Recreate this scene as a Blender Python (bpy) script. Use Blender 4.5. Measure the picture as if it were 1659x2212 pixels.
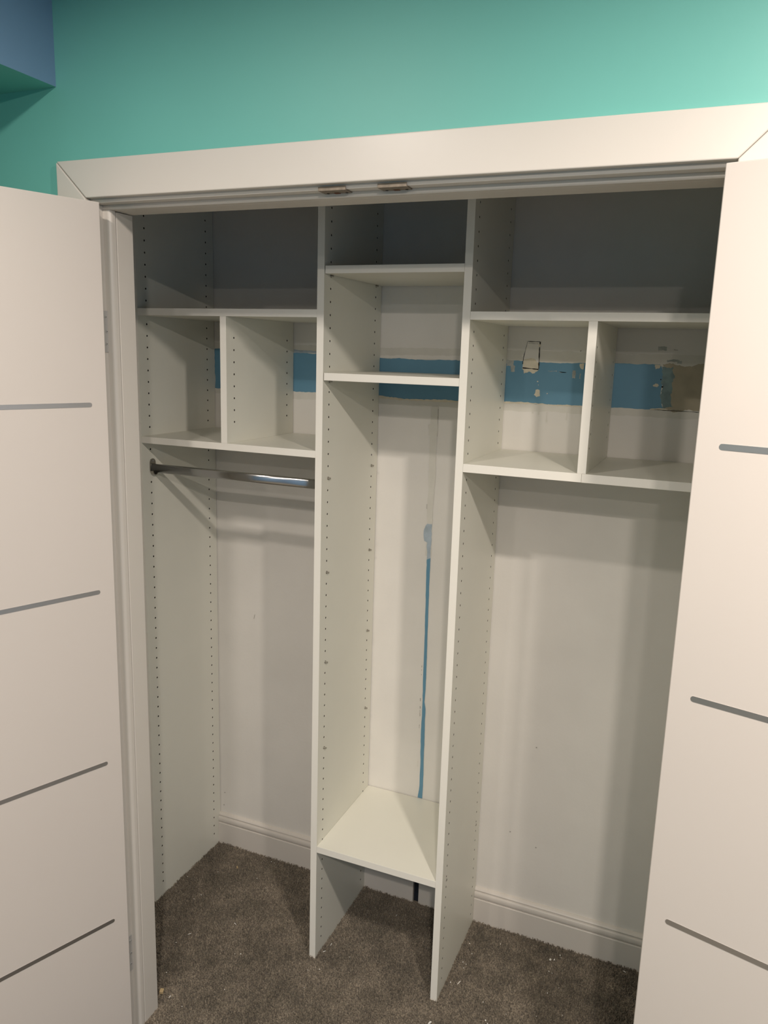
import bpy, bmesh, math, random
from mathutils import Vector, Matrix
for o in list(bpy.data.objects): bpy.data.objects.remove(o)
S = bpy.context.scene
C = S.collection
random.seed(7)

# ------------------------------------------------------------------ camera
cam_d = bpy.data.cameras.new('camera'); cam = bpy.data.objects.new('camera', cam_d); C.objects.link(cam)
cam_d.sensor_fit = 'HORIZONTAL'; cam_d.sensor_width = 36.0; cam_d.lens = 36.0 * 1701.8 / 1659.0
cam_d.clip_start = 0.02
_ya, _pi, _ro = -0.3937, -0.1993, 0.0296
fw = Vector((math.sin(_ya)*math.cos(_pi), math.cos(_ya)*math.cos(_pi), math.sin(_pi)))
rt = Vector((math.cos(_ya), -math.sin(_ya), 0)); up = rt.cross(fw)
r2 = rt*math.cos(_ro) + up*math.sin(_ro); u2 = -rt*math.sin(_ro) + up*math.cos(_ro)
M = Matrix((r2, u2, -fw)).transposed().to_4x4(); M.translation = Vector((0.9138, -1.7772, 1.7351))
cam.matrix_world = M
S.camera = cam
S.view_settings.view_transform = 'Standard'; S.view_settings.look = 'None'
S.view_settings.gamma = 1.0; S.view_settings.use_curve_mapping = False
S.view_settings.exposure = 0.0
# ------------------------------------------------------------------ world (closed room: only a trace of ambient)
W = bpy.data.worlds.new('world'); S.world = W; W.use_nodes = True
W.node_tree.nodes['Background'].inputs[0].default_value = (0.5, 0.55, 0.55, 1)
W.node_tree.nodes['Background'].inputs[1].default_value = 0.05
LIGHT_W = 33.0; LIGHT_COL = (1.0, 0.89, 0.80); LIGHT_R = 0.042
LIGHTS = [(1.255, -1.22, 0.82), (1.245, -2.48, 1.08), (1.25, -3.74, 0.9), (0.0, -1.30, 0.31), (0.0, -2.60, 0.25)]  # the last two are unseen fill lamps, added to brighten the left side
CEIL = 2.445
# ------------------------------------------------------------------ geometry numbers (metres)
D = 0.359                                   # back wall
P0, P1L, P1R, P2L, P2R = -0.570, -0.019, 0.0, 0.3553, 0.3740
DLL, DLR, DRL, DRR = -0.3035, -0.2847, 0.6400, 0.6590
RP = 0.9266                                 # right side panel, inner face
TOP = 2.32
CY, WY, JY = -0.445, -0.429, -0.331          # casing front, wall front, wall back
CIL, CIR, CW, CH = -0.3226, 0.9042, 0.074, 2.0283
JX, JXR, HZ = -0.3155, 0.9060, 2.0203

# ------------------------------------------------------------------ materials
def mat(name, col, rough=0.5, metal=0.0, spec=0.5, var=0.0, vscale=3.0, bump=0.0, bscale=200.0, emit=None, coat=0.0):
    m = bpy.data.materials.new(name); m.use_nodes = True
    nt = m.node_tree; b = nt.nodes['Principled BSDF']
    b.inputs['Base Color'].default_value = (*col, 1); b.inputs['Roughness'].default_value = rough
    b.inputs['Metallic'].default_value = metal; b.inputs['Specular IOR Level'].default_value = spec
    b.inputs['Coat Weight'].default_value = coat
    tc = nt.nodes.new('ShaderNodeTexCoord')
    if var:
        n = nt.nodes.new('ShaderNodeTexNoise'); n.inputs['Scale'].default_value = vscale; n.inputs['Detail'].default_value = 4
        nt.links.new(tc.outputs['Object'], n.inputs['Vector'])
        r = nt.nodes.new('ShaderNodeMapRange'); r.inputs['From Min'].default_value = 0.3; r.inputs['From Max'].default_value = 0.7
        r.inputs['To Min'].default_value = 1-var; r.inputs['To Max'].default_value = 1+var
        nt.links.new(n.outputs['Fac'], r.inputs['Value'])
        x = nt.nodes.new('ShaderNodeVectorMath'); x.operation = 'SCALE'; x.inputs[0].default_value = col
        nt.links.new(r.outputs['Result'], x.inputs['Scale']); nt.links.new(x.outputs['Vector'], b.inputs['Base Color'])
    if bump:
        n = nt.nodes.new('ShaderNodeTexNoise'); n.inputs['Scale'].default_value = bscale; n.inputs['Detail'].default_value = 3
        nt.links.new(tc.outputs['Object'], n.inputs['Vector'])
        bp = nt.nodes.new('ShaderNodeBump'); bp.inputs['Strength'].default_value = bump; bp.inputs['Distance'].default_value = 0.001
        nt.links.new(n.outputs['Fac'], bp.inputs['Height']); nt.links.new(bp.outputs['Normal'], b.inputs['Normal'])
    if emit:
        b.inputs['Emission Color'].default_value = (*LIGHT_COL, 1); b.inputs['Emission Strength'].default_value = emit
    return m
M_LAM = mat('white_laminate', (0.80, 0.79, 0.70), 0.38, spec=0.4, var=0.015, vscale=6, bump=0.10, bscale=500)
M_EDGE = mat('edge_band_lit', (0.90, 0.875, 0.79), 0.35, spec=0.45)  # laminate white raised so the front edges look better lit
M_WALLW = mat('closet_wall_paint', (0.79, 0.765, 0.71), 0.6, spec=0.3, var=0.035, vscale=5, bump=0.25, bscale=120)
M_PRIM = mat('patched_wall_paint', (0.72, 0.70, 0.63), 0.7, spec=0.25, var=0.05, vscale=18, bump=0.3, bscale=90)
M_PATCHW = mat('repainted_wall_strip', (0.82, 0.79, 0.73), 0.65, spec=0.25, var=0.03, vscale=14)
M_BLUE = mat('old_blue_paint', (0.135, 0.305, 0.43), 0.45, spec=0.4, var=0.04, vscale=10)
M_FADE = mat('blue_over_beige', (0.20, 0.29, 0.29), 0.6, var=0.25, vscale=45)
M_BLUEF = mat('thin_blue_paint', (0.42, 0.50, 0.56), 0.6, var=0.15, vscale=40)
M_BEIGE = mat('old_beige_paint', (0.43, 0.38, 0.27), 0.6, var=0.12, vscale=22)
M_SMUDGE = mat('grey_smudge', (0.40, 0.42, 0.39), 0.7, var=0.2, vscale=60)
M_CHIP = mat('bare_plaster', (0.72, 0.66, 0.52), 0.85, var=0.08, vscale=60)
M_CRACK = mat('dark_gap', (0.035, 0.03, 0.025), 0.9)
M_PENCIL = mat('pencil_mark', (0.42, 0.40, 0.36), 0.8)
M_TRIM = mat('trim_gloss_paint', (0.69, 0.65, 0.59), 0.36, spec=0.5, var=0.012, vscale=4, bump=0.08, bscale=60)
M_DOOR = mat('door_satin_paint', (0.63, 0.58, 0.53), 0.42, spec=0.4, var=0.012, vscale=2.5, bump=0.05, bscale=150)
M_TEAL = mat('teal_wall_paint', (0.175, 0.52, 0.455), 0.5, spec=0.4, var=0.025, vscale=3, bump=0.25, bscale=60)
M_BULK = mat('blue_bulkhead_paint', (0.21, 0.35, 0.53), 0.6, spec=0.3, var=0.03, vscale=3, bump=0.2, bscale=60)
M_CEIL = mat('ceiling_paint', (0.42, 0.43, 0.42), 0.8, spec=0.2, var=0.02)
M_CHROME = mat('chrome', (0.52, 0.52, 0.52), 0.22, metal=1.0)
M_NICKEL = mat('dull_nickel', (0.42, 0.40, 0.36), 0.35, metal=1.0, var=0.1, vscale=80)
M_STRIP = mat('aluminium_inlay', (0.60, 0.58, 0.57), 0.42, metal=1.0)
M_HINGE = mat('painted_hinge', (0.56, 0.55, 0.53), 0.32, metal=0.3, spec=0.5, bump=0.3, bscale=150)
M_STRIKE = mat('worn_strike_metal', (0.24, 0.20, 0.155), 0.6, metal=0.4, var=0.2, vscale=120)
M_RUST = mat('rust_brown', (0.16, 0.07, 0.035), 0.8)
M_HOLE = mat('hole_shade_dark', (0.035, 0.027, 0.018), 0.95)  # shade put into the colour: near-black inside holes and screw recesses
M_LENS = mat('lamp_lens', (0.9, 0.9, 0.9), 0.5, emit=12.0)
M_WOOD = mat('raw_wood_chip', (0.62, 0.47, 0.26), 0.8, var=0.1, vscale=200)
M_PAPER = mat('white_paint_chip', (0.80, 0.78, 0.72), 0.7)
M_BLACKGAP = mat('gap_shade_dark', (0.012, 0.016, 0.025), 0.5, var=0.5, vscale=60)  # shade of the baseboard gap, put into the colour

def carpet_mat(name, kind):
    m = bpy.data.materials.new(name); m.use_nodes = True; nt = m.node_tree; b = nt.nodes['Principled BSDF']
    b.inputs['Roughness'].default_value = 0.95; b.inputs['Specular IOR Level'].default_value = 0.1
    b.inputs['Sheen Weight'].default_value = 0.15
    tc = nt.nodes.new('ShaderNodeTexCoord')
    n1 = nt.nodes.new('ShaderNodeTexNoise'); n1.inputs['Scale'].default_value = 9; n1.inputs['Detail'].default_value = 5; n1.inputs['Roughness'].default_value = 0.6
    n2 = nt.nodes.new('ShaderNodeTexNoise'); n2.inputs['Scale'].default_value = 260; n2.inputs['Detail'].default_value = 2
    for n in (n1, n2): nt.links.new(tc.outputs['Object'], n.inputs['Vector'])
    r1 = nt.nodes.new('ShaderNodeValToRGB'); e = r1.color_ramp.elements
    e[0].position = 0.33; e[0].color = (0.155, 0.134, 0.102, 1); e[1].position = 0.68; e[1].color = (0.285, 0.243, 0.188, 1)
    nt.links.new(n1.outputs['Fac'], r1.inputs['Fac'])
    r2_ = nt.nodes.new('ShaderNodeMapRange'); r2_.inputs['From Min'].default_value = 0.3; r2_.inputs['From Max'].default_value = 0.7
    r2_.inputs['To Min'].default_value = 0.5; r2_.inputs['To Max'].default_value = 1.55
    nt.links.new(n2.outputs['Fac'], r2_.inputs['Value'])
    x = nt.nodes.new('ShaderNodeVectorMath'); x.operation = 'SCALE'
    nt.links.new(r1.outputs['Color'], x.inputs[0]); nt.links.new(r2_.outputs['Result'], x.inputs['Scale'])
    nt.links.new(x.outputs['Vector'], b.inputs['Base Color'])
    return m
M_CARPET = carpet_mat('taupe_carpet', 0)

# ------------------------------------------------------------------ helpers
def box(bm, x0, x1, y0, y1, z0, z1, mi=0):
    v = [bm.verts.new(p) for p in ((x0,y0,z0),(x1,y0,z0),(x1,y1,z0),(x0,y1,z0),(x0,y0,z1),(x1,y0,z1),(x1,y1,z1),(x0,y1,z1))]
    fs = []
    for f in ((0,3,2,1),(4,5,6,7),(0,1,5,4),(1,2,6,5),(2,3,7,6),(3,0,4,7)):
        q = bm.faces.new([v[i] for i in f]); q.material_index = mi; fs.append(q)
    return fs
def prism_xz(bm, pts, y0, y1, mi=0):
    a = [bm.verts.new((x, y0, z)) for x, z in pts]; b = [bm.verts.new((x, y1, z)) for x, z in pts]
    f = bm.faces.new(a); g = bm.faces.new(b[::-1]); f.material_index = g.material_index = mi
    n = len(pts)
    for i in range(n):
        q = bm.faces.new((a[i], b[i], b[(i+1) % n], a[(i+1) % n])); q.material_index = mi
    bmesh.ops.recalc_face_normals(bm, faces=bm.faces[:])
def prism_path(bm, prof, axis, s0, s1, mi=0):
    """profile extruded along x (axis 'x': prof=(y,z)) or z (axis 'z': prof=(x,y))"""
    mk = (lambda p, s: (s, p[0], p[1])) if axis == 'x' else (lambda p, s: (p[0], p[1], s))
    a = [bm.verts.new(mk(p, s0)) for p in prof]; b = [bm.verts.new(mk(p, s1)) for p in prof]
    fs = [bm.faces.new(a), bm.faces.new(b[::-1])]
    n = len(prof)
    for i in range(n): fs.append(bm.faces.new((a[i], b[i], b[(i+1) % n], a[(i+1) % n])))
    for f in fs: f.material_index = mi
    bmesh.ops.recalc_face_normals(bm, faces=bm.faces[:])
def cyl(bm, c, r, h, axis='x', n=20, r2c=None, mi=0):
    rot = {'x': Matrix.Rotation(math.pi/2, 4, 'Y'), 'y': Matrix.Rotation(math.pi/2, 4, 'X'), 'z': Matrix.Identity(4)}[axis]
    g = bmesh.ops.create_cone(bm, cap_ends=True, segments=n, radius1=r, radius2=r if r2c is None else r2c, depth=h,
                              matrix=Matrix.Translation(c) @ rot)
    for v in g['verts']:
        for f in v.link_faces: f.material_index = mi
def obj(name, bm, mats, parent=None, bevel=0.0, smooth=False, seg=2, origin=None):
    me = bpy.data.meshes.new(name)
    if origin is not None: bmesh.ops.translate(bm, verts=bm.verts[:], vec=-Vector(origin))
    bm.to_mesh(me); bm.free()
    for m in (mats if isinstance(mats, (list, tuple)) else [mats]): me.materials.append(m)
    o = bpy.data.objects.new(name, me); C.objects.link(o)
    if origin is not None: o.location = origin
    if parent: o.parent = parent
    if bevel:
        b = o.modifiers.new('bevel', 'BEVEL'); b.width = bevel; b.segments = seg; b.limit_method = 'ANGLE'; b.angle_limit = math.radians(40)
        b.harden_normals = False
    if smooth:
        for p in me.polygons: p.use_smooth = True
    return o
def struct(name, bm, mats, label=None, **k):
    o = obj(name, bm, mats, **k)
    if not k.get('parent'): o['kind'] = 'structure'
    if label: o['label'] = label
    return o
def empty(name, loc=(0,0,0), rz=0.0):
    o = bpy.data.objects.new(name, None); C.objects.link(o); o.location = loc; o.rotation_euler = (0, 0, rz); return o
def tag(o, label, cat, group=None, kind=None):
    o['label'] = label; o['category'] = cat
    if group: o['group'] = group
    if kind: o['kind'] = kind
    return o

# ------------------------------------------------------------------ room shell
XL, XR, YB = -1.75, 2.7, -4.7
# floor base (the pile is a separate layer above it)
bm = bmesh.new(); box(bm, XL-.1, XR+.1, YB-.1, D+.1, -0.08, 0.0); struct('floor', bm, M_CARPET)
bm = bmesh.new(); box(bm, XL-.1, XR+.1, YB-.1, D+.1, CEIL, CEIL+.08); struct('ceiling', bm, M_CEIL)
# front wall with the closet opening, teal to the room, white to the closet
bm = bmesh.new()
prism_xz(bm, [(XL-.02, 0), (JX-.0195, 0), (JX-.0195, HZ+.0195), (JXR+.0195, HZ+.0195), (JXR+.0195, 0), (XR+.02, 0), (XR+.02, CEIL), (XL-.02, CEIL)], WY, JY)
for f in bm.faces: f.material_index = 0 if f.normal.y < -0.5 else 1
struct('wall_front', bm, [M_TEAL, M_WALLW])
bm = bmesh.new(); box(bm, XL-.1, XL, YB, WY, 0, CEIL); struct('wall_left', bm, M_TEAL)
bm = bmesh.new(); box(bm, XR, XR+.1, YB, WY, 0, CEIL); struct('wall_right', bm, M_BULK)
bm = bmesh.new(); box(bm, XL-.1, XR+.1, YB-.1, YB, 0, CEIL); struct('wall_behind', bm, M_BULK)
# boxed-in bulkhead: blue side, teal underside
bm = bmesh.new(); box(bm, XL, -0.401, YB, WY, 2.249, CEIL)
for f in bm.faces:
    f.normal_update(); f.material_index = 0 if f.normal.z < -0.5 else 1
struct('ceiling_bulkhead', bm, [M_TEAL, M_BULK])
# closet walls
bm = bmesh.new(); box(bm, P0-.019-.08, P0-.0195, JY, D, 0, CEIL); struct('wall_closet_left', bm, M_WALLW)
bm = bmesh.new(); box(bm, RP+.0195, RP+.1, JY, D, 0, CEIL); struct('wall_closet_right', bm, M_WALLW)

# ---- back wall with its old paint showing (all paint, lying on the wall)
bm = bmesh.new(); box(bm, P0-.1, RP+.1, D, D+.08, 0, CEIL, 0)
layer = [0]
def paint(pts, mi, jag=0.0, step=0.006, seed=0, close_straight=()):
    """an area of paint with a ragged outline, pts=(x,z)"""
    rnd = random.Random(seed + len(pts)*31 + mi)
    layer[0] += 1
    y = D - 0.00002*layer[0]
    out = []
    n = len(pts)
    for i in range(n):
        a, b = pts[i], pts[(i+1) % n]
        L = math.hypot(b[0]-a[0], b[1]-a[1]); k = max(1, int(L/step)) if jag and i not in close_straight else 1
        nx, nz = -(b[1]-a[1])/max(L, 1e-6), (b[0]-a[0])/max(L, 1e-6)
        w = 0.0
        for j in range(k):
            t = j/k
            w = 0.75*w + rnd.uniform(-jag, jag)
            out.append((a[0]+(b[0]-a[0])*t + nx*w, a[1]+(b[1]-a[1])*t + nz*w))
    f = bm.faces.new([bm.verts.new((x, y, z)) for x, z in out]); f.material_index = mi
    f.normal_update()
    if f.normal.y > 0: f.normal_flip()
# slots: 0 wall 1 primer 2 blue 3 beige 4 smudge 5 chip 6 crack 7 pencil 8 thin blue 9 repaint
paint([(-.57, 1.752), (-.02, 1.750), (.36, 1.752), (.92, 1.752), (.92, 1.595), (.36, 1.590), (-.02, 1.588), (-.57, 1.592)], 1, .0012)
paint([(.0, 1.728), (.10, 1.731), (.22, 1.733), (.355, 1.735), (.355, 1.720), (0, 1.720)], 9, .0012, seed=3)
paint([(-.285, 1.737), (-.20, 1.733), (-.02, 1.735), (-.02, 1.727), (-.285, 1.728)], 8, .0008, seed=5)
paint([(-.57, 1.7326), (-.2875, 1.7286), (-.2086, 1.7266), (-.0019, 1.7213), (.066, 1.721), (.1477, 1.7185), (.2365, 1.7205), (.3742, 1.7248), (.4814, 1.7224), (.5809, 1.7235), (.664, 1.7257), (.7700, 1.7266),
       (.7816, 1.7099), (.7789, 1.6786), (.7781, 1.6472), (.7818, 1.6277), (.7869, 1.6141),
       (.6677, 1.6125), (.5847, 1.6126), (.4891, 1.6120), (.3722, 1.6108), (.2421, 1.6088), (.1594, 1.6073), (.0745, 1.6050), (-.0014, 1.6101), (-.207, 1.6114), (-.2867, 1.612), (-.57, 1.6095)], 2, .0009, seed=1)
paint([(-.29, 1.7275), (-.02, 1.7225), (-.02, 1.7175), (-.29, 1.7215)], 8, .0006, seed=15) if False else None
paint([(.776, 1.727), (.92, 1.7285), (.92, 1.6125), (.787, 1.6135), (.781, 1.628), (.778, 1.647), (.779, 1.679), (.7816, 1.710)], 3, .0025, step=.004, seed=2)
paint([(.775, 1.723), (.800, 1.722), (.806, 1.69), (.799, 1.65), (.812, 1.622), (.785, 1.618), (.776, 1.648), (.777, 1.68)], 10, .003, step=.004, seed=9)
# smudges and pencil lines above and below the band
for i, (x, z, w, h, mi) in enumerate([(.383, 1.718, .018, .016, 4), (.392, 1.704, .010, .016, 4), (.556, 1.694, .007, .022, 4), (.573, 1.690, .004, .014, 4), (.50, 1.700, .022, .0025, 4), (.527, 1.6985, .02, .002, 4),
        (.772, 1.766, .020, .010, 4), (.80, 1.7355, .030, .006, 4), (.815, 1.733, .01, .007, 4), (.60, 1.735, .020, .004, 4), (.8035, 1.7635, .009, .0025, 7), (.5702, 1.7547, .003, .003, 7), (.70, 1.75, .03, .002, 9), (.90, 1.74, .03, .002, 9), (.43, 1.738, .03, .004, 9)]):
    paint([(x-w/2, z-h/2), (x+w/2, z-h/2), (x+w/2, z+h/2), (x-w/2, z+h/2)], mi, .0012, step=.003, seed=20+i)
# plaster chips in the blue
paint([(.4581, 1.6495), (.4635, 1.6512), (.4687, 1.6491), (.4690, 1.6420), (.4707, 1.6326), (.4615, 1.6300), (.4535, 1.6359), (.4570, 1.6400)], 5, .0006, step=.003)
for x, z, r in ((.4621, 1.6717, .0022), (.4648, 1.6627, .0013), (.4899, 1.6409, .0018), (.7654, 1.6742, .006), (.7600, 1.6735, .0035)):
    paint([(x+r*math.cos(a), z+r*.8*math.sin(a)) for a in (0, 1, 2, 3, 4, 5)], 5, .0003, step=.002)
paint([(.570, 1.722), (.581, 1.7225), (.580, 1.708), (.573, 1.711)], 5, .0015, step=.003, seed=4)
paint([(.757, 1.7245), (.771, 1.725), (.770, 1.717), (.760, 1.714)], 5, .0015, step=.003, seed=6)
for x, z, r in ((.7746, 1.689, .0017), (.7800, 1.6709, .0026)):
    paint([(x+r*math.cos(a), z+r*math.sin(a)) for a in (0, 1, 2, 3, 4, 5)], 6)
# torn edge of plaster under the band
paint([(.36, 1.6135), (.44, 1.6150), (.50, 1.6125), (.58, 1.6140), (.58, 1.6105), (.36, 1.6090)], 5, .0009, step=.004, seed=11)
paint([(.755, 1.6150), (.78, 1.6170), (.80, 1.6150), (.83, 1.6155), (.80, 1.6120), (.755, 1.6118)], 5, .0009, step=.004, seed=12)
paint([(.755, 1.6125), (.80, 1.6130), (.85, 1.6125), (.92, 1.612), (.92, 1.6112), (.755, 1.6120)], 6, .0003, step=.004, seed=14)
paint([(0, 1.612), (.10, 1.607), (.17, 1.609), (.24, 1.610), (.355, 1.611), (.355, 1.606), (.1, 1.602), (0, 1.605)], 5, .0012, step=.005, seed=13)
# smears below the band in the right bay
for i, (x, z, w, h) in enumerate([(.455, 1.596, .006, .02), (.470, 1.588, .005, .010), (.493, 1.578, .004, .028), (.545, 1.584, .004, .022), (.578, 1.600, .006, .016), (.68, 1.60, .03, .004), (.43, 1.605, .04, .004)]):
    paint([(x-w/2, z-h/2), (x+w/2, z-h/2), (x+w/3, z+h/2), (x-w/3, z+h/2)], 1, .001, step=.004, seed=40+i)
# patched outlet cut-out: filler rectangle with a dark broken outline and torn plaster at its foot
paint([(.4285, 1.7756), (.4621, 1.7755), (.4611, 1.760), (.4629, 1.7027), (.4183, 1.7032), (.4197, 1.7343)], 9, .0005)
paint([(.4211, 1.7269), (.4300, 1.7310), (.4420, 1.7309), (.4540, 1.7290), (.4616, 1.7212), (.4630, 1.7007), (.4529, 1.6941), (.4400, 1.6960), (.4234, 1.6909), (.4182, 1.7053)], 5, .0016, step=.003, seed=8)
def crack(pts, w, seed=0):
    rnd = random.Random(seed)
    for (a, b) in zip(pts[:-1], pts[1:]):
        L = math.hypot(b[0]-a[0], b[1]-a[1]); nx, nz = -(b[1]-a[1])/L, (b[0]-a[0])/L
        k = max(1, int(L/.006)); e = []
        for j in range(k+1):
            t = j/k; e.append((a[0]+(b[0]-a[0])*t, a[1]+(b[1]-a[1])*t, w*rnd.uniform(.35, 1.25)))
        paint([(x+nx*q/2, z+nz*q/2) for x, z, q in e] + [(x-nx*q/2, z-nz*q/2) for x, z, q in e[::-1]], 6)
crack([(.4285, 1.7756), (.4621, 1.7755)], .0016, 1); crack([(.4621, 1.7755), (.4618, 1.7650)], .0030, 2)
crack([(.4612, 1.762), (.4625, 1.7050)], .0036, 3); crack([(.4285, 1.7756), (.4200, 1.7343)], .0016, 4)
crack([(.4200, 1.7343), (.4186, 1.716)], .0016, 5); crack([(.4190, 1.7062), (.4625, 1.7035)], .0034, 6); crack([(.431, 1.7715), (.458, 1.7705)], .0009, 7)
paint([(.4585, 1.7690), (.4640, 1.7690), (.4640, 1.7640), (.4585, 1.7640)], 5, .0008, step=.002)
# long vertical strip where a pipe or standard once hung: chased, primed, blue below
paint([(.1640, 1.5900), (.1845, 1.5900), (.1845, 1.5000), (.1812, 1.2500), (.1816, 1.150), (.1640, 1.150), (.1640, 1.250), (.1625, 1.5000)], 1, .0010, step=.01, seed=50)
paint([(.1836, 1.583), (.1850, 1.583), (.1848, 1.505), (.1836, 1.505)], 7, .0004)
paint([(.1560, 1.5350), (.1628, 1.540), (.1628, 1.505), (.1590, 1.508)], 1, .001, step=.004, seed=52)
paint([(.1655, 1.2480), (.1800, 1.2480), (.1805, 1.1430), (.1795, 1.1250), (.1678, 1.1250), (.1670, 1.190), (.1580, 1.1950), (.1560, 1.2250), (.1600, 1.240)], 8, .0008, step=.005, seed=53)
paint([(.1685, 1.1400), (.1790, 1.1450), (.1800, 1.1247), (.1800, 1.0317), (.1805, .9374), (.1815, .8094), (.1815, .7442), (.1800, .6900), (.1835, .6680), (.1838, .6354), (.1850, .5109), (.1860, .4089), (.1858, .3650), (.1700, .3650),
       (.1745, .4059), (.1745, .5083), (.1725, .5694), (.1735, .6435), (.1730, .7096), (.1720, .8075), (.1712, .9358), (.1697, 1.0301), (.1687, 1.1231)], 2, .0005, step=.012, seed=54)
for z, h in ((.80, .006), (.79, .003), (.775, .003), (.69, .010), (.665, .008), (.64, .02), (.60, .012), (.55, .008), (.47, .02)):
    paint([(.1655, z), (.1672, z), (.1672, z+h), (.1655, z+h)], 1 if z < .6 else 7, .0005, step=.003, seed=int(z*100))
paint([(.1612, 1.2920), (.1625, 1.2920), (.1625, 1.3060), (.1612, 1.3060)], 7)
# odd knocks
paint([(-.4290, .8590), (-.4275, .8590), (-.4240, .8745), (-.4258, .8745)], 7, .0003, step=.004)
for x, z in ((-.551, .194), (-.555, .145), (.55, .30), (.47, .33), (.53, .62)):
    paint([(x-.002, z-.002), (x+.002, z-.0015), (x+.002, z+.002), (x-.0015, z+.002)], 7)
struct('wall_back', bm, [M_WALLW, M_PRIM, M_BLUE, M_BEIGE, M_SMUDGE, M_CHIP, M_CRACK, M_PENCIL, M_BLUEF, M_PATCHW, M_FADE])

# ---- baseboards at the back of each bay
BBT = .014
def base_profile():
    f = D-BBT
    pts = [(D, 0), (f, 0), (f, .0785), (f+.0012, .0802), (f+.0012, .0815)]
    for a in range(0, 181, 20):                                      # rounded bead
        t = math.radians(a); pts.append((f+.0035-.0045*math.sin(t), .0925-.0105*math.cos(t)))
    pts += [(f+.0055, .1042), (f+.0055, .1060), (f+.0025, .1078), (f+.0025, .1095), (f+.0050, .1130), (f+.0105, .1165), (D, .1165)]
    return pts
def baseboard(x0, x1, nm='baseboard_back'):
    bm = bmesh.new(); prism_path(bm, base_profile(), 'x', x0, x1); struct(nm, bm, M_TRIM)
baseboard(P0+.0003, P1L-.0003); baseboard(P1R+.0003, .1722); baseboard(.1912, P2L-.0003); baseboard(P2R+.0003, RP-.0003)
bm = bmesh.new(); box(bm, .1724, .1910, D-.0035, D-.0002, 0, .105); struct('trim_gap_shade', bm, M_BLACKGAP)  # thin near-black slab painted as the shade between the baseboard pieces

# ---- casing (three mitred boards), jambs and stops
g = .0006
bm = bmesh.new(); prism_xz(bm, [(CIL+g*2, CH), (CIR-g, CH), (CIR+CW-g, CH+CW), (CIL-CW+g*2, CH+CW)], CY, WY-.0002); struct('trim_1', bm, M_TRIM, bevel=.0022, seg=3)
bm = bmesh.new(); prism_xz(bm, [(CIL, 0), (CIL, CH-.0018), (CIL-CW, CH+CW-.0012), (CIL-CW, 0)], CY, WY-.0002); struct('trim_2', bm, M_TRIM, bevel=.0022, seg=3)
bm = bmesh.new(); prism_xz(bm, [(CIR, 0), (CIR+CW, 0), (CIR+CW, CH+CW), (CIR, CH)], CY, WY-.0002); struct('trim_3', bm, M_TRIM, bevel=.0022, seg=3)
JF = -.4287
bm = bmesh.new(); box(bm, JX-.019, JX, JF, JY-.001, 0, HZ); struct('trim_4', bm, M_TRIM, bevel=.0015)          # left jamb
bm = bmesh.new(); box(bm, JXR, JXR+.019, JF, JY-.001, 0, HZ); struct('trim_5', bm, M_TRIM, bevel=.0015)        # right jamb
bm = bmesh.new(); box(bm, JX-.019, JXR+.019, JF, JY-.001, HZ+.0001, HZ+.019); struct('trim_6', bm, M_TRIM, bevel=.0015)  # head jamb
def stop_profile(x, s):                                              # (x,y) cross-section of the rounded door stop on a side jamb
    pts = [(x, -.4035), (x+s*.010, -.4035)]
    for a in range(0, 91, 15):
        t = math.radians(a); pts.append((x+s*(.0100+.0085*math.sin(t)), -.3950-.0085*math.cos(t)))
    return pts + [(x+s*.0185, -.3872), (x, -.3872)]
SB = .0090                                                           # head stop drop
bm = bmesh.new(); prism_path(bm, stop_profile(JX+.0002, 1), 'z', 0, HZ-SB-.0003); struct('trim_7', bm, M_TRIM)
bm = bmesh.new(); prism_path(bm, stop_profile(JXR-.0002, -1), 'z', 0, HZ-SB-.0003); struct('trim_8', bm, M_TRIM)
bm = bmesh.new(); prism_path(bm, [(-.4035, HZ-.0001), (-.4035, HZ-SB+.002), (-.4020, HZ-SB), (-.3872, HZ-SB), (-.3872, HZ-.0001)], 'x', JX, JXR); struct('trim_9', bm, M_TRIM)
bm = bmesh.new(); box(bm, JX+.0002, JX+.0180, -.3838, JY-.001, 0, HZ-SB-.001); struct('trim_10', bm, M_TRIM, bevel=.0018)
bm = bmesh.new(); box(bm, JXR-.0180, JXR-.0002, -.3838, JY-.001, 0, HZ-SB-.001); struct('trim_11', bm, M_TRIM, bevel=.0018)
bm = bmesh.new(); box(bm, JX+.0002, JXR-.0002, -.3860, JY-.001, HZ-SB, HZ-.0001); struct('trim_12', bm, M_TRIM, bevel=.001)

# ------------------------------------------------------------------ doors
def door(name, corner, ang, side, w=.604):
    """local x runs from the hinge edge to the free edge, local -y*side is the face we see"""
    root = empty(name, (corner[0], corner[1], .012), ang); root['kind'] = 'structure'
    H, T = 2.016-.012, .031
    s = side
    bm = bmesh.new(); box(bm, 0, w, min(0, s*T), max(0, s*T), 0, H); obj('door_slab', bm, M_DOOR, root, bevel=.0018, seg=3)
    for z in (1.6112, 1.2047, .7965, .3866):
        bm = bmesh.new(); r = .0048; z -= .012; pts = []
        for k in range(9): t = math.radians(90+22.5*k); pts.append((.0347+r+r*math.cos(t), z+r*math.sin(t)))
        for k in range(9): t = math.radians(-90+22.5*k); pts.append((w-.0347-r+r*math.cos(t), z+r*math.sin(t)))
        prism_xz(bm, pts, -s*.0006, s*.0010); obj('inlay_strip', bm, M_STRIP, root)
    return root
aL = math.atan2(-math.cos(1.9353-math.pi/2), -math.sin(1.9353-math.pi/2))
d1 = door('door_1', (-.2757, -.456), aL, -1)
d1['label'] = 'white flush closet door with four metal inlay lines, swung open at the left of the opening'
aR = math.atan2(-math.cos(1.3032), math.sin(1.3032))
d2 = door('door_2', (.8888, -.4795), aR, 1)
d2['label'] = 'white flush closet door with metal inlay lines, folded back flat beside the right casing'

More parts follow.
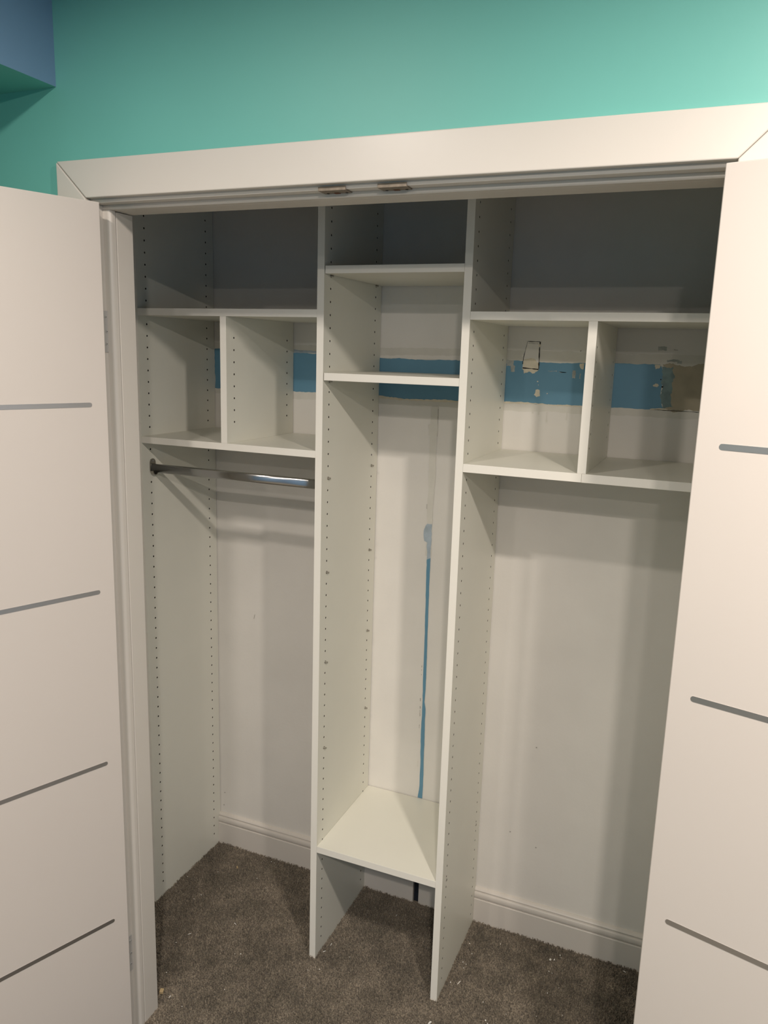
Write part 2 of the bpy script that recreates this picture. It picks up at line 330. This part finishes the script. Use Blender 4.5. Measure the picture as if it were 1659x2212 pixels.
# jamb hinges (leaf let into the jamb, painted over)
def hinge(z0, z1, x, s, label):
    e = empty('door_hinge', (x, -.425, z0))
    bm = bmesh.new(); box(bm, 0, s*.0026, -.012, .0212, 0, z1-z0)
    if s < 0: bmesh.ops.recalc_face_normals(bm, faces=bm.faces[:])
    obj('leaf', bm, M_HINGE, e, bevel=.0006)
    bm = bmesh.new(); cyl(bm, (s*.003, -.0165, (z1-z0)/2), .0045, z1-z0, 'z', 16); obj('knuckle', bm, M_HINGE, e, bevel=.0005)
    for k, dy in ((.2, .0150), (.5, .0165), (.85, .0150)):
        bm = bmesh.new(); cyl(bm, (s*.0030, dy, (z1-z0)*k), .0032, .0014, 'x', 14); cyl(bm, (s*.0038, dy, (z1-z0)*k), .0011, .0003, 'x', 8, mi=1)
        obj('screw', bm, [M_HINGE, M_CRACK], e)
    tag(e, label, 'hinge')
hinge(1.7190, 1.8060, JX, 1, 'painted-over upper hinge on the left jamb beside the open left door')
hinge(.1740, .2760, JX, 1, 'painted-over lower hinge near the floor on the left jamb')

# ball-catch strike plates under the head jamb
def strike(x, label):
    e = empty('strike_plate', (x, -.43, HZ))
    bm = bmesh.new()
    a = [(-.0275, 0), (.0275, 0), (.0275, .0385), (-.0275, .0385)]
    lo = [bm.verts.new((px, py, -.0020)) for px, py in a]; hi = [bm.verts.new((px, py, -.0001)) for px, py in a]
    bm.faces.new(lo[::-1]); bm.faces.new(hi)
    for i in range(4): bm.faces.new((lo[i], lo[(i+1) % 4], hi[(i+1) % 4], hi[i]))
    bmesh.ops.recalc_face_normals(bm, faces=bm.faces[:])
    obj('plate', bm, M_STRIKE, e, bevel=.0005)
    bm = bmesh.new(); box(bm, -.0275, .0275, -.0022, -.0008, -.0020, .0055); obj('lip', bm, M_STRIKE, e, bevel=.0004)
    for dx in (-.019, .019):
        bm = bmesh.new(); cyl(bm, (dx, .022, -.0023), .0026, .0008, 'z', 14); obj('screw', bm, M_CRACK, e)
    bm = bmesh.new(); cyl(bm, (0, .022, -.0023), .0062, .0008, 'z', 20); obj('catch_cup', bm, M_RUST, e)
    tag(e, label, 'latch plate')
strike(.2345, 'worn metal strike plate under the door head, the left one of the pair')
strike(.3515, 'worn strike plate with rusty cup under the door head, right one of the pair')

# ------------------------------------------------------------------ shelving organiser
HSTEP = .0317
def panel(name, x0, x1, y0, y1, z0, z1, rows, zref, parent, left=True, right=True):
    """board with real drilled rows of shelf-pin holes on its two faces"""
    bm = bmesh.new()
    ks = [k for k in range(-40, 90) if z0+.03 < zref-HSTEP*k < z1-.03]
    zs = sorted(zref-HSTEP*k for k in ks)
    R, DP, c = .0028, .009, .0065
    def face(x, s, holes):
        def q(ya, yb, za, zb):
            v = [bm.verts.new((x, ya, za)), bm.verts.new((x, yb, za)), bm.verts.new((x, yb, zb)), bm.verts.new((x, ya, zb))]
            if s < 0: v = v[::-1]
            bm.faces.new(v)
        if not holes or not zs: q(y0, y1, z0, z1); return
        ed = [y0]
        for r in rows: ed += [r-c, r+c]
        ed.append(y1)
        for i in range(0, len(ed), 2): q(ed[i], ed[i+1], z0, z1)
        for r in rows:
            prev = z0
            for z in zs:
                za, zb = z-c, z+c
                q(r-c, r+c, prev, za); prev = zb
                n = 12
                cr = [bm.verts.new((x, r+R*math.cos(2*math.pi*(j+.5)/n-math.pi*.75-math.pi/n), z+R*math.sin(2*math.pi*(j+.5)/n-math.pi*.75-math.pi/n))) for j in range(n)]
                ci = [bm.verts.new((x-s*DP, v.co.y, v.co.z)) for v in cr]
                sq = [bm.verts.new((x, r+a*c, z+b*c)) for a, b in ((-1,-1),(1,-1),(1,1),(-1,1))]
                per = n//4
                for e in range(4):
                    arc = [cr[(e*per+t) % n] for t in range(per+1)]
                    vs = [sq[e], sq[(e+1) % 4]] + arc[::-1]
                    if s < 0: vs = vs[::-1]
                    bm.faces.new(vs)
                for j in range(n):
                    vs = [cr[j], cr[(j+1) % n], ci[(j+1) % n], ci[j]]
                    if s < 0: vs = vs[::-1]
                    f = bm.faces.new(vs); f.material_index = 1
                f = bm.faces.new(ci if s > 0 else ci[::-1]); f.material_index = 1
            q(r-c, r+c, prev, z1)
    face(x1, 1, right); face(x0, -1, left)
    for vs in (((x0,y0,z0),(x1,y0,z0),(x1,y0,z1),(x0,y0,z1)), ((x1,y1,z0),(x0,y1,z0),(x0,y1,z1),(x1,y1,z1)),
               ((x0,y0,z1),(x1,y0,z1),(x1,y1,z1),(x0,y1,z1)), ((x0,y1,z0),(x1,y1,z0),(x1,y0,z0),(x0,y0,z0))):
        f = bm.faces.new([bm.verts.new(v) for v in vs]); f.material_index = 2 if vs[0][1] == y0 and vs[2][1] == y0 else 0
    bmesh.ops.remove_doubles(bm, verts=bm.verts[:], dist=1e-6)
    return obj(name, bm, [M_LAM, M_HOLE, M_EDGE], parent)
org = empty('closet_organizer', (0, 0, 0))
tag(org, 'built-in white laminate closet organizer with drilled uprights, fixed shelves and cubbies on brown carpet', 'closet organizer')
YR = D-.0025
RF, RB = .0370, .3180
panel('side_panel', P0-.019, P0, 0, YR, 0, TOP, (RF, RB), 1.7939, org, left=False)
panel('side_panel', RP, RP+.019, 0, YR, 0, TOP, (RF, RB), 1.7915, org, right=False)
panel('upright_panel', P1L, P1R, 0, YR, 0, TOP, (.0355, .3155), 1.7917, org, left=True)
panel('upright_panel', P2L, P2R, 0, YR, 0, TOP, (.0355, .3155), 1.7890, org)
def shelf(name, x0, x1, zt, zb, parent, y0=0.0, y1=YR, b=.0005):
    bm = bmesh.new(); box(bm, x0, x1, y0, y1, zb, zt)[2].material_index = 1; return obj(name, bm, [M_LAM, M_EDGE], parent, bevel=b)
e_ = .0002
panel('cubby_divider', DLL, DLR, 0, YR, 1.4850+e_, 1.8163-e_, (.0360, .3180), 1.7939, org)
panel('cubby_divider', DRL, DRR, 0, YR, 1.4833+e_, 1.8148-e_, (.0230, .3200), 1.7920, org)
shelf('fixed_shelf', P0+e_, P1L-e_, 1.8352, 1.8163, org); shelf('fixed_shelf', P0+e_, P1L-e_, 1.4850, 1.4667, org)
shelf('fixed_shelf', P2R+e_, RP-e_, 1.8332, 1.8148, org)
shelf('fixed_shelf', P2R+e_, .6502, 1.4833, 1.4636, org); shelf('fixed_shelf', .6506, RP-e_, 1.4831, 1.4634, org)
shelf('fixed_shelf', P1R+e_, P2L-e_, .3645, .3448, org)
# screw caps on the right face of the second upright
for y, z in ((.0355, .352), (.3150, .352)):
    bm = bmesh.new(); cyl(bm, (P2R+.0005, y, z), .0038, .0012, 'x', 16); cyl(bm, (P2R+.0013, y, z), .0016, .0006, 'x', 10, mi=1); obj('screw_cap', bm, [M_NICKEL, M_HOLE], org)
# rod flanges
def flange(x, s):
    bm = bmesh.new(); pts = []
    w, h = .0125, .0225
    for k in range(13): t = math.radians(15*k); pts.append((.0435+w*math.cos(t), 1.3955+(h-w)+w*math.sin(t)))
    for k in range(13): t = math.radians(180+15*k); pts.append((.0435+w*math.cos(t), 1.3955-(h-w)+w*math.sin(t)))
    a = [bm.verts.new((x, y, z)) for y, z in pts]; b = [bm.verts.new((x+s*.0022, y, z)) for y, z in pts]
    bm.faces.new(a); bm.faces.new(b[::-1]); n = len(pts)
    for i in range(n): bm.faces.new((a[i], b[i], b[(i+1) % n], a[(i+1) % n]))
    # cradle lip beneath the rod
    for k in range(8):
        t0, t1 = math.radians(180+22.5*k), math.radians(180+22.5*(k+1))
        q = []
        for tt, rr in ((t0, .0098), (t1, .0098), (t1, .0118), (t0, .0118)): q.append((.0435+rr*math.cos(tt), 1.3830+rr*1.1*math.sin(tt)))
        c0 = [bm.verts.new((x+s*.002, y, z)) for y, z in q]; c1 = [bm.verts.new((x+s*.012, y, z)) for y, z in q]
        bm.faces.new(c0); bm.faces.new(c1[::-1])
        for i in range(4): bm.faces.new((c0[i], c1[i], c1[(i+1) % 4], c0[(i+1) % 4]))
    bmesh.ops.recalc_face_normals(bm, faces=bm.faces[:])
    f = obj('rod_bracket', bm, M_NICKEL, org, bevel=.0004); f['label'] = 'dull nickel rod bracket'
    for z in (1.4120,):
        bm = bmesh.new(); cyl(bm, (x+s*.0028, .0435, z), .0034, .0016, 'x', 14); obj('screw', bm, M_CHROME, f)
flange(P0, 1); flange(P1L, -1)
# oval chrome hanging rod
bm = bmesh.new(); prof = []
for k in range(36):
    t = 2*math.pi*k/36
    y = .0072*math.copysign(abs(math.cos(t))**.6, math.cos(t)); z = .0125*math.copysign(abs(math.sin(t))**.75, math.sin(t)); prof.append((.0435+y, 1.3905+z))
prism_path(bm, prof, 'x', P0+.0024, P1L-.0024)
rod = obj('hanging_rod', bm, M_CHROME); tag(rod, 'polished chrome oval hanging rod below the left cubbies', 'closet rod')
for p in rod.data.polygons: p.use_smooth = len(p.vertices) == 4

# adjustable shelves resting on pins
def adj(zt, zb, label):
    bm = bmesh.new(); box(bm, P1R+.0022, P2L-.0006, .0005, YR, zb, zt)[2].material_index = 1
    o = obj('adjustable_shelf', bm, [M_LAM, M_EDGE], bevel=.0006); tag(o, label, 'shelf', 'adjustable shelves of the middle bay')
adj(1.9385, 1.9200, 'white adjustable shelf in the middle bay, the upper of two, seen from below')
adj(1.6820, 1.6633, 'white adjustable shelf crossing in front of the blue band in the middle bay')
proto = None
def pin(y, z, label, group, first=[None]):
    if first[0] is None:
        r = empty('shelf_pin'); 
        bm = bmesh.new(); cyl(bm, (.0038, 0, 0), .0025, .0075, 'x', 14); obj('stud', bm, M_NICKEL, r)
        bm = bmesh.new(); cyl(bm, (.0002+.0005, 0, 0), .0042, .0010, 'x', 16); obj('collar', bm, M_NICKEL, r)
        first[0] = r
    else:
        r = first[0].copy(); C.objects.link(r)
        for ch in list(first[0].children): c = ch.copy(); C.objects.link(c); c.parent = r
    r.location = (P1R+.0001, y, z); tag(r, label, 'shelf pin', group)
rank = ('topmost', 'second from the top', 'third from the top', 'lowest')
for i, k in enumerate((12, 20, 28, 36)):
    pin(.0355, 1.7917-HSTEP*k, 'empty metal shelf pin in the front hole row, %s of four' % rank[i], 'empty pins in the front hole row')
for i, k in enumerate((12, 20, 28, 36)):
    pin(.3155, 1.7917-HSTEP*k, 'empty metal shelf pin in the rear hole row, %s of four' % rank[i], 'empty pins in the rear hole row')
pin(.0355, 1.9172, 'metal pin under the front corner of the upper adjustable shelf', 'pins holding up shelves')
pin(.3155, 1.9172, 'metal pin under the rear corner of the upper adjustable shelf', 'pins holding up shelves')
pin(.0355, 1.6605, 'metal pin under the front corner of the adjustable shelf before the blue band', 'pins holding up shelves')

# ------------------------------------------------------------------ carpet pile (uncountable): dense short tufts
def pile():
    import numpy as np
    rng = np.random.default_rng(3)
    dens = 85000
    x0, x1, y0, y1 = P0, RP, -1.0, D
    n = int((x1-x0)*(y1-y0)*dens)
    X = rng.uniform(x0, x1, n); Y = rng.uniform(y0, y1, n)
    keep = np.ones(n, bool)
    m = .0012
    for (a, b, c, d) in ((P1L, P1R, 0, D), (P2L, P2R, 0, D)): keep &= ~((X > a-m) & (X < b+m) & (Y > c-m) & (Y < d))
    keep &= Y < D-BBT-.001
    inwall = (Y > CY-.001) & (Y < JY+.001) & ((X < JX+.020) | (X > JXR-.020)); keep &= ~inwall
    keep &= ~((X < P0+.0015) & (Y > -.002)) & ~((X > RP-.0015))
    X, Y = X[keep], Y[keep]; n = len(X)
    clump = np.sin(X*37+2*np.sin(Y*23))*np.sin(Y*41+2*np.sin(X*29))
    h = .0070*(.8+.4*rng.random(n)) + .0012*clump
    lean = rng.normal(0, .0022, (n, 2)); th = rng.uniform(0, math.pi, n); w = rng.uniform(.0009, .0016, n)
    wx, wy = np.cos(th)*w, np.sin(th)*w
    lo = .0
    V = np.empty((n, 4, 3), np.float32)
    V[:, 0] = np.stack([X-wx, Y-wy, np.full(n, lo)], 1); V[:, 1] = np.stack([X+wx, Y+wy, np.full(n, lo)], 1)
    V[:, 2] = np.stack([X+lean[:, 0]+wx*.8, Y+lean[:, 1]+wy*.8, h], 1); V[:, 3] = np.stack([X+lean[:, 0]-wx*.8, Y+lean[:, 1]-wy*.8, h*.96], 1)
    # keep the tips out of the boards
    V[..., 1] = np.minimum(V[..., 1], D-BBT-.0004)
    me = bpy.data.meshes.new('carpet_pile')
    me.vertices.add(n*4); me.vertices.foreach_set('co', V.reshape(-1))
    me.loops.add(n*4); me.loops.foreach_set('vertex_index', np.arange(n*4, dtype=np.int32))
    me.polygons.add(n); me.polygons.foreach_set('loop_start', np.arange(0, n*4, 4, dtype=np.int32)); me.polygons.foreach_set('loop_total', np.full(n, 4, np.int32))
    me.update(); me.validate()
    me.materials.append(M_CARPET)
    o = bpy.data.objects.new('carpet_pile', me); C.objects.link(o)
    tag(o, 'short mottled taupe brown carpet pile on the closet floor', 'carpet', kind='stuff')
pile()

# ------------------------------------------------------------------ litter on the carpet
CZ = .0078
def fleck(x, y, sx, sy, rot, name, label, cat, group, m, h=.0009, z=CZ):
    bm = bmesh.new(); n = 6; rnd = random.Random(int(x*1e4)+int(y*1e4)*7)
    pts = []
    for k in range(n):
        t = 2*math.pi*k/n; r = rnd.uniform(.75, 1.1); pts.append((sx*r*math.cos(t), sy*r*math.sin(t)))
    a = [bm.verts.new((px, py, rnd.uniform(0, .0006))) for px, py in pts]; b = [bm.verts.new((v.co.x*.9, v.co.y*.9, v.co.z+h)) for v in a]
    bm.faces.new(a[::-1]); bm.faces.new(b)
    for i in range(n): bm.faces.new((a[i], a[(i+1) % n], b[(i+1) % n], b[i]))
    bmesh.ops.recalc_face_normals(bm, faces=bm.faces[:])
    o = obj(name, bm, m); o.location = (x, y, z); o.rotation_euler = (rnd.uniform(-.15, .15), rnd.uniform(-.15, .15), rot)
    tag(o, label, cat, group); return o
LB = [(-.472,.197,.0016,.0012),(-.549,.134,.0016,.0013),(-.336,.224,.0018,.0014),(-.286,.194,.0014,.0012),(-.397,-.125,.0014,.0019),(-.35,-.23,.0020,.0016),(-.215,-.091,.0015,.0013),(-.2,-.084,.0024,.0020),(-.464,.053,.0012,.0016),
      (-.338,.32,.0030,.0016),(-.325,.318,.0018,.0012),(-.238,-.308,.0018,.0014),(-.168,-.213,.0015,.0014)]
for x, y, a, b in LB: fleck(x, y, a, b, random.uniform(0, 3), 'paint_chip', 'tiny white paint chip on the carpet of the left bay', 'debris', 'tiny chips in the left bay', M_PAPER)
for x, y, r, lab in ((-.455,.079,-.6,'white paper sliver on the left bay carpet, nearest the left side panel'), (-.383,-.08,.9,'white paper sliver on the left bay carpet near the door jamb'),
                (-.283,.014,-.4,'white paper sliver in the middle of the left bay carpet'), (-.288,-.295,1.5,'short white sliver at the foot of the left jamb beside a wood block')):
    fleck(x, y, .0060, .0014, r, 'paper_sliver', lab, 'debris', 'white slivers in the left bay', M_PAPER)
CBf = [(.093,.038,.0018,.0014),(.006,-.056,.0014,.0016),(.035,-.04,.0022,.0014),(.027,-.116,.0014,.0013)]
for x, y, a, b in CBf: fleck(x, y, a, b, random.uniform(0, 3), 'paint_chip', 'tiny white paint chip on the carpet before the middle bay', 'debris', 'tiny chips by the middle bay', M_PAPER)
for x, y, r, lab in ((.022,.061,1.5,'thin white sliver on the carpet beside the foot of the first upright, farther one'), (.016,.027,1.0,'thin white sliver on the carpet beside the foot of the first upright, nearer one'), (.152,.257,1.5,'thin white sliver in the shade under the bottom shelf')):
    fleck(x, y, .0058, .0010, r, 'paper_sliver', lab, 'debris', 'white slivers in the middle bay', M_PAPER)
RBf = [(.396,.238,.0024,.0016),(.414,.201,.0016,.0014),(.400,.159,.0022,.0018),(.410,.155,.0014,.0014),(.408,.138,.0018,.0015),(.39,.072,.0024,.0018),(.515,-.012,.0024,.0022),(.523,-.020,.0014,.0012),(.653,.305,.0016,.0024),(.658,.296,.0018,.0012),
       (.635,.229,.0028,.0012),(.645,.225,.0014,.0011),(.647,.148,.0022,.0014),(.481,.275,.0022,.0013),(.493,.044,.0014,.0014),(.673,.18,.0018,.0010),(.636,.057,.0012,.0012),(.70,.09,.0012,.0010),(.56,.03,.0012,.0012)]
for x, y, a, b in RBf: fleck(x, y, a, b, random.uniform(0, 3), 'paint_chip', 'tiny white paint chip on the carpet of the right bay', 'debris', 'tiny chips in the right bay', M_PAPER)
fleck(.630, .275, .0036, .0042, .4, 'plaster_crumb', 'largest white plaster crumb on the right bay carpet near the baseboard', 'debris', 'plaster crumbs', M_PAPER, h=.0022)
fleck(.641, .280, .0020, .0040, -.3, 'plaster_crumb', 'narrow white plaster crumb just right of the largest crumb near the baseboard', 'debris', 'plaster crumbs', M_PAPER, h=.0016)
fleck(.835, .320, .0055, .0016, -.5, 'paper_sliver', 'white sliver lying against the right bay baseboard by the open door', 'debris', None, M_PAPER)
fleck(.412, .080, .0100, .0011, 1.25, 'paper_sliver', 'long thin white sliver on the carpet right of the second upright', 'debris', None, M_PAPER)
fleck(.383, -.082, .0030, .0075, -.35, 'plaster_crumb', 'white torn scrap in front of the foot of the second upright', 'debris', None, M_PAPER, h=.0016)
fleck(-.428, .245, .0012, .0110, .55, 'wood_splinter', 'yellow wood splinter on the left bay carpet toward the baseboard', 'debris', None, M_WOOD, h=.0016)
fleck(-.424, .243, .0008, .0085, .80, 'wood_splinter', 'thinner yellow wood splinter lying across the longer one', 'debris', None, M_WOOD, h=.0012, z=CZ+.0012)
bm = bmesh.new(); box(bm, -.005, .005, -.006, .006, 0, .009); o = obj('wood_block', bm, M_WOOD, bevel=.0012); o.location = (-.3285, -.292+.014, .004); o.rotation_euler = (.1, .1, .35)
o.location = (-.3205, -.289, .004)
tag(o, 'small raw yellow wood cube on the carpet at the foot of the left jamb', 'debris')

# ------------------------------------------------------------------ recessed downlights in the ceiling (out of frame), plus two fill lamps added at the left
def downlight(x, y, pw, label, first=[None]):
    e = empty('recessed_downlight', (x, y, CEIL))
    bm = bmesh.new(); n = 40; prof = [(.052, -.0001), (.075, -.0001), (.077, -.004), (.074, -.007), (.056, -.008), (.052, -.004)]
    ring = [[bm.verts.new((r*math.cos(2*math.pi*k/n), r*math.sin(2*math.pi*k/n), z)) for r, z in prof] for k in range(n)]
    for k in range(n):
        for j in range(len(prof)):
            bm.faces.new((ring[k][j], ring[(k+1) % n][j], ring[(k+1) % n][(j+1) % len(prof)], ring[k][(j+1) % len(prof)]))
    bmesh.ops.recalc_face_normals(bm, faces=bm.faces[:]); obj('trim_ring', bm, M_TRIM, e)
    bm = bmesh.new(); cyl(bm, (0, 0, -.0025), .0515, .004, 'z', 40); obj('lens', bm, M_LENS, e)
    tag(e, label, 'ceiling light', 'row of recessed downlights')
    l = bpy.data.lights.new('downlight_lamp', 'AREA'); l.shape = 'DISK'; l.size = LIGHT_R*2; l.energy = LIGHT_W*pw; l.color = LIGHT_COL
    lo = bpy.data.objects.new('downlight_lamp', l); C.objects.link(lo); lo.location = (x, y, CEIL-.012)
labs = ('round recessed downlight nearest the closet', 'round recessed downlight in the middle of the row', 'round recessed downlight farthest from the closet',
        'round ceiling fill lamp added at the left, nearer the closet', 'round ceiling fill lamp added at the left, farther from the closet')
for (x, y, pw), lb in zip(LIGHTS, labs): downlight(x, y, pw, lb)
